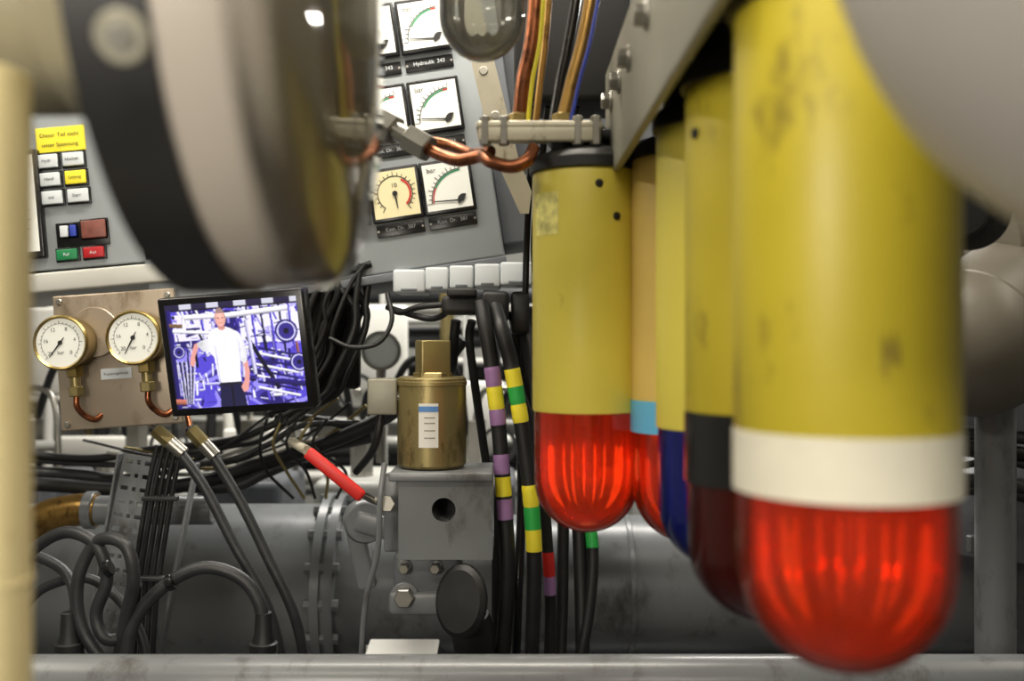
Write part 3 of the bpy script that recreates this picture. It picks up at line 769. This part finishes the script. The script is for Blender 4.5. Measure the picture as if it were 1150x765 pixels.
tube('cable_plain_e', pts([(575, 350, 1.62), (580, 380, 1.62), (584, 460, 1.66), (586, 560, 1.66), (582, 660, 1.62), (578, 760, 1.6)]), .008, M['blackg'], g)
g = Grp('actuator_supply_cable', pt(510, 400, 1.6))
tube('cable_a', pts([(512, 360, 1.60), (510, 380, 1.61), (508, 410, 1.64), (500, 430, 1.7), (470, 470, 1.78)]), .008, M['black'], g)
tube('cable_b', pts([(530, 360, 1.60), (527, 380, 1.61), (533, 430, 1.62), (543, 500, 1.63), (556, 600, 1.64), (556, 760, 1.64)]), .007, M['black'], g)

# black lead bundle behind monitor
g = Grp('lead_bundle', pt(395, 390, 1.6))
rn = random.Random(5)
for i in range(22):
    u = rn.uniform(362, 412); w = rn.uniform(-12, 12); dd = rn.uniform(1.58, 1.68)
    tube('lead', pts([(350+rn.uniform(0, 70), 296, dd), (u, 330+w, dd), (u-10+w, 370, dd), (u-22, 410+w, dd), (u-45+w, 445, dd), (310+w, 466+rn.uniform(-5, 10), dd)]), rn.uniform(.003, .0065), M['black'], g, 8, 8)
tube('lead_loop', pts([(435, 330, 1.6), (440, 360, 1.58), (425, 385, 1.57), (395, 390, 1.57), (370, 380, 1.58)]), .004, M['black'], g)
box('adapter_block', pt(372, 378, 1.71), (.10, .03, .18), M['black'], g, .008)

# hoses under the board
g = Grp('hydraulic_hose_pair', pt(260, 600, 1.6))
for i, L in enumerate(([(172, 480, 1.62), (195, 500, 1.62), (228, 545, 1.62), (262, 610, 1.62), (300, 680, 1.62), (322, 760, 1.64)], [(212, 480, 1.62), (232, 502, 1.62), (268, 560, 1.62), (300, 625, 1.62), (330, 690, 1.62), (346, 760, 1.64)])):
    tube('hose', pts(L), .0085, M['hose'], g, 12, 14)
    a, b = pt(*L[0]), pt(*L[1])
    cyl('fitting', a.lerp(b, .1), a.lerp(b, .9), .012, M['brassd'], g, 6)
    cyl('ferrule', a.lerp(b, .8), a.lerp(b, 1.5), .0115, M['steel'], g, 20)
    tube('inlet', [pt(L[0][0]-6, 450, 1.65), a.lerp(b, .1)], .005, M['copper'], g)

g = Grp('hose_loops', pt(110, 660, 1.5))
loops = [
    ([(10, 650, 1.55), (40, 615, 1.53), (75, 598, 1.52), (108, 612, 1.5), (120, 650, 1.5), (108, 690, 1.5), (120, 718, 1.5), (150, 712, 1.52)], .0095),
    ([(128, 760, 1.5), (92, 705, 1.5), (88, 650, 1.5), (110, 608, 1.5), (140, 612, 1.48), (150, 650, 1.48), (140, 700, 1.5), (130, 760, 1.52)], .0095),
    ([(10, 620, 1.6), (45, 626, 1.58), (75, 645, 1.55), (85, 680, 1.52), (78, 720, 1.5), (76, 745, 1.5)], .0085),
    ([(140, 745, 1.5), (150, 700, 1.5), (180, 662, 1.5), (225, 638, 1.5), (268, 648, 1.5), (292, 680, 1.5), (296, 735, 1.5)], .0100),
    ([(20, 690, 1.6), (50, 660, 1.6), (100, 650, 1.58), (140, 680, 1.56), (160, 720, 1.55), (165, 760, 1.55)], .0080)]
for L, r in loops: tube('hose', pts(L), r, M['hose'], g, 12, 16)
for (u, v) in ((78, 712), (296, 712)):
    p = pt(u, v, 1.5)
    lathe('boot', [(.0, .032), (.012, .032), (.014, .0), (.017, -.012), (.021, -.014), (.021, -.034), (0, -.034)], Matrix.Translation(p), M['black'], g, 28)
for (u, v) in ((150, 655), (190, 656), (120, 640)):
    cyl('clip', pt(u-2, v, 1.49), pt(u+5, v-3, 1.49), .0125, M['blackg'], g, 20)

# brass elbow pipe
g = Grp('bronze_bypass_pipe', pt(70, 580, 1.8))
tube('bend', pts([(15, 660, 1.85), (25, 612, 1.85), (48, 583, 1.85), (85, 573, 1.85), (110, 573, 1.85)]), .030, M['bronze'], g, 12, 28)
cyl('grey_section', pt(100, 573, 1.85), pt(240, 573, 1.85), .027, M['pipe'], g, 28)
cyl('collar', pt(97, 573, 1.85), pt(108, 573, 1.85), .035, M['pipe'], g, 28)

# cable tray
g = Grp('cable_tray', pt(150, 620, 1.75))
A, B = pt(158, 512, 1.75), pt(112, 740, 1.72)
ax = (B-A); L = ax.length; ax.normalize(); sd = Vector((1, .1, 0)); sd = (sd-ax*sd.dot(ax)).normalized()
vs = []; fs = []; nx, ny = 9, 45; w = .06
for j in range(ny+1):
    for i in range(nx+1): vs.append(A+ax*L*j/ny+sd*w*(i/nx-.5))
for j in range(ny):
    for i in range(nx):
        if j % 3 == 1 and i in (1, 2, 4, 6, 7): continue
        a = j*(nx+1)+i; fs.append((a, a+1, a+nx+2, a+nx+1))
o = mk('perforated_web', vs, fs, M['pipe'], None, g, False)
sl = o.modifiers.new('s', 'SOLIDIFY'); sl.thickness = .003
tilt = math.atan2(A.x-B.x, A.z-B.z)
for s_ in (-1, 1):
    box('tray_edge', (A+B)/2+sd*w*.5*s_, (.004, .02, L), M['pipe'], g, .001, Matrix.Rotation(tilt, 3, 'Y'))
for i in range(5):
    tube('tray_cable', pts([(205-i*7, 500, 1.66), (196-i*7, 540, 1.66), (186-i*7, 600, 1.66), (176-i*7, 670, 1.66), (170-i*7, 760, 1.66)]), .0046, M['black'], g, 8, 8)
box('tray_cleat', pt(180, 560, 1.65), (.06, .012, .008), M['hose'], g, .002)
box('tray_cleat_b', pt(168, 650, 1.65), (.06, .012, .008), M['hose'], g, .002)
box('tray_rail', pt(200, 630, 1.7), (.006, .02, .34), M['pipe'], g, .001, Matrix.Rotation(math.radians(11), 3, 'Y'))

# horizontal black cables crossing the machinery
g = Grp('overhead_cable_run', pt(250, 520, 1.9))
tube('cable', pts([(520, 380, 1.82), (480, 430, 1.84), (430, 470, 1.87), (360, 500, 1.9), (290, 522, 1.95), (220, 543, 1.95), (140, 550, 1.95), (60, 545, 1.95), (-40, 540, 1.95)]), .014, M['black'], g)
tube('cable', pts([(420, 490, 1.9), (360, 505, 1.95), (300, 530, 1.95), (250, 548, 1.95), (150, 540, 2), (60, 532, 2), (-60, 528, 2)]), .012, M['hose'], g)
tube('cable', pts([(400, 480, 1.9), (330, 470, 1.95), (260, 495, 1.95), (170, 505, 2), (90, 515, 2), (-60, 500, 2)]), .008, M['black'], g)
tube('cable', pts([(420, 475, 1.9), (340, 478, 1.9), (300, 500, 1.9), (240, 520, 1.9), (120, 522, 2), (-60, 510, 2)]), .006, M['hose'], g)
rn = random.Random(9)
for i in range(8):
    a0 = rn.uniform(250, 400); b0 = rn.uniform(-30, 30)
    tube('thin_lead', pts([(a0+60, 450+b0*.4, 1.9), (a0+20, 480+b0*.5, 1.92), (a0-30, 505, 1.95), (a0-90, 520+b0*.4, 1.98), (a0-180, 510+b0, 2.0)]), rn.uniform(.0025, .005), rn.choice([M['brassd'], M['pipeL'], M['pipeL'], M['black'], M['hose']]), g, 8, 8)
for i in range(5):
    tube('thin_riser', pts([(300+i*17, 470, 1.85), (292+i*15, 500, 1.85), (300+i*22, 530, 1.88), (330+i*12, 560, 1.9)]), .003, M['brassd'] if i % 2 else M['black'], g)
g = Grp('sensor_wire', pt(420, 620, 1.46))
tube('wire', pts([(432, 520, 1.44), (427, 560, 1.43), (424, 620, 1.44), (410, 680, 1.46), (404, 770, 1.48)]), .0042, M['pipe'], g)

g = Grp('white_sheet', pt(450, 725, 1.9))  # plain white sheet with a lip, added below the pipe
box('sheet_body', pt(450, 738, 1.8), (.13, .14, .01), M['white'], g, .003, Matrix.Rotation(math.radians(6), 3, 'X'))
box('sheet_lip', pt(450, 731, 1.87), (.13, .004, .02), M['white'], g, .001)

# lower right cables
g = Grp('starboard_cable_bundle', pt(1110, 510, 1.6))
rn = random.Random(21)
for i in range(6):
    v = 488+i*12+rn.uniform(-5, 5)
    tube('cable', pts([(820, v+20, 1.95), (900, v+15, 1.9), (1000, v+rn.uniform(-6, 10), 1.8), (1080, v, 1.7), (1130, v+rn.uniform(-6, 14), 1.68), (1250, v+20+i*4, 1.66)]), rn.choice([.006, .009, .012]), M['black'] if i % 2 else M['hose'], g)
g = Grp('cylinder_cover', pt(1125, 560, 2.0))
lathe('cover', [(0, .16), (.10, .155), (.15, .11), (.165, .03), (.165, -.04), (0, -.04)], Matrix.Translation(pt(1145, 590, 1.92)), M['engine'], g, 48)
for i in range(10):
    a = 2*math.pi*i/10; p = pt(1145, 590, 1.92)+Vector((.172*math.cos(a), .172*math.sin(a), -.03)); cyl('cover_bolt', p, p+Vector((0, 0, .03)), .010, M['pipe'], g, 6)

# ------------------------------------------------------------ background machinery
g = Grp('background_pipework', (0, 3.3, 1.4))
rn = random.Random(11)
for i in range(14):
    v = 330+i*17+rn.uniform(-4, 4); dd = rn.uniform(3.1, 3.7)
    r = rn.choice([.012, .018, .025, .035])
    z = zz(v, dd); cyl('pipe_run', (-1.9, dd, z), (1.9, dd, z+rn.uniform(-.05, .05)), r, rn.choice([M['pipeL'], M['white'], M['white'], M['engine'], M['hose']]), g, 16)
for i in range(18):
    u = rn.uniform(-50, 700); dd = rn.uniform(3.0, 3.6); x = (u-575)/F*dd
    cyl('riser', (x, dd, .75), (x+rn.uniform(-.1, .1), dd, 2.35), rn.choice([.01, .016, .024]), rn.choice([M['pipeL'], M['white'], M['steel'], M['brassd'], M['black']]), g, 14)
for (u, v, w_, h_, dd) in ((50, 395, .22, .26, 2.95), (420, 400, .20, .30, 2.95), (300, 500, .26, .10, 3.0), (540, 470, .14, .22, 2.95), (120, 505, .3, .08, 2.96)):
    box('equipment_panel', pt(u, v, dd), (w_, .04, h_), M['white'], g, .01)
for i in range(5):
    u = (190, 330, 400, 560, 640)[i]; p = pt(u, (500, 480, 440, 500, 470)[i], 2.90)
    lathe('handwheel', [(.045, -.006), (.055, -.006), (.055, .006), (.045, .006), (.045, -.006)], axm(p, (.3, -1, .2)), M['black'], g, 32)
    cyl('handwheel_hub', p, p+Vector((0, .08, 0)), .012, M['steel'], g, 12)
g = Grp('cylinder_head_row', (0, 2.8, 1.2))
for i in range(9):
    x = -1.3+i*.3
    box('head', (x, 2.70, .90), (.22, .32, .38), M['pipeL'] if i % 2 else M['engine'], g, .02)
    cyl('injector', (x, 2.65, 1.09), (x, 2.65, 1.24), .03, M['steel'], g, 6)
    tube('fuel_line', [(x, 2.65, 1.23), (x+.03, 2.60, 1.32), (x+.12, 2.56, 1.3), (x+.15, 2.53, 1.12)], .008, M['black'] if i % 2 else M['steel'], g)
    tube('ignition_lead', [(x-.02, 2.64, 1.2), (x-.05, 2.58, 1.38), (x-.16, 2.56, 1.40), (x-.24, 2.60, 1.25)], .010, M['black'], g)
    cyl('head_bolt', (x-.08, 2.62, 1.09), (x-.08, 2.62, 1.14), .015, M['steel'], g, 6)
g = Grp('round_indicator', pt(428, 394, 2.4))
lathe('indicator_case', [(0, 0), (.04, 0), (.046, .01), (.046, .04), (0, .04)], axm(pt(428, 394, 2.4), (0, 1, 0)), M['white'], g, 40)
lathe('indicator_rim', [(.040, -.004), (.048, -.004), (.048, .01), (.040, .01)], axm(pt(428, 394, 2.4), (0, 1, 0)), M['steel'], g, 40)
cyl('indicator_stem', pt(428, 415, 2.42), pt(428, 520, 2.42), .012, M['steel'], g)

# ------------------------------------------------------------ lighting fixtures
WARM = (1, .92, .79)
def fixture(x, y, z, L, e, rz=0, w=.10, tilt=0, col=WARM):
    g = Grp('fluorescent_fixture', (x, y, z))
    Rz = Matrix.Rotation(rz, 3, 'Z')
    box('fixture_body', (x, y, z+.035), (L, w+.04, .04), M['white'], g, .006, Rz)
    ld = bpy.data.lights.new('fluorescent_light', 'AREA'); ld.shape = 'RECTANGLE'; ld.size = L; ld.size_y = w; ld.energy = e; ld.color = col
    o = bpy.data.objects.new('fluorescent_light', ld); scene.collection.objects.link(o)
    o.location = (x, y, z); o.rotation_euler = (tilt, 0, rz)
    o.parent = g.e; o.matrix_parent_inverse = g.M.inverted()
fixture(-.1, 1.30, 2.33, 1.1, 18)
fixture(.0, 2.75, 2.33, 2.2, 54, col=(1, .96, .89))
fixture(-.2, .1, 2.33, 1.2, 13)
fixture(1.3, 1.2, 2.33, 1.0, 4, math.pi/2)
fixture(-1.3, 1.0, 2.33, 1.0, 12, math.pi/2)
def fill_lamp(loc, target, e, size, col=(1, .92, .80)):  # added fill lights behind the camera, brightening the drum and foreground
    g = Grp('added_fill_lamp', loc)
    dr = (Vector(target)-Vector(loc)).normalized()
    q = dr.to_track_quat('-Z', 'Y')
    ld = bpy.data.lights.new('added_fill_light', 'AREA'); ld.shape = 'DISK'; ld.size = size; ld.energy = e; ld.color = col
    o = bpy.data.objects.new('added_fill_light', ld); scene.collection.objects.link(o)
    o.location = loc; o.rotation_euler = q.to_euler(); o.parent = g.e; o.matrix_parent_inverse = g.M.inverted()
    cyl('fill_lamp_body', Vector(loc)-dr*.06, Vector(loc)-dr*.01, size*.55, M['white'], g, 32)
fill_lamp((-.55, -.45, 1.55), (-.1, 1.3, 1.45), 11, .35)
fill_lamp((.45, -.45, 1.70), (-.12, .55, 1.6), 5, .3)
w = bpy.data.worlds.new('World'); scene.world = w; w.use_nodes = True
w.node_tree.nodes['Background'].inputs[0].default_value = (.9, .9, .88, 1); w.node_tree.nodes['Background'].inputs[1].default_value = .25

# ------------------------------------------------------------ camera
cd = bpy.data.cameras.new('camera'); co = bpy.data.objects.new('camera', cd); scene.collection.objects.link(co)
co.location = (0, 0, CZ); co.rotation_euler = (math.pi/2, 0, 0)
cd.sensor_width = 36; cd.lens = 36*F/1150; cd.clip_start = .02
cd.dof.use_dof = True; cd.dof.focus_distance = 1.42; cd.dof.aperture_fstop = 3.6
scene.camera = co
try:
    scene.view_settings.view_transform = 'Standard'; scene.view_settings.look = 'None'
except Exception: pass
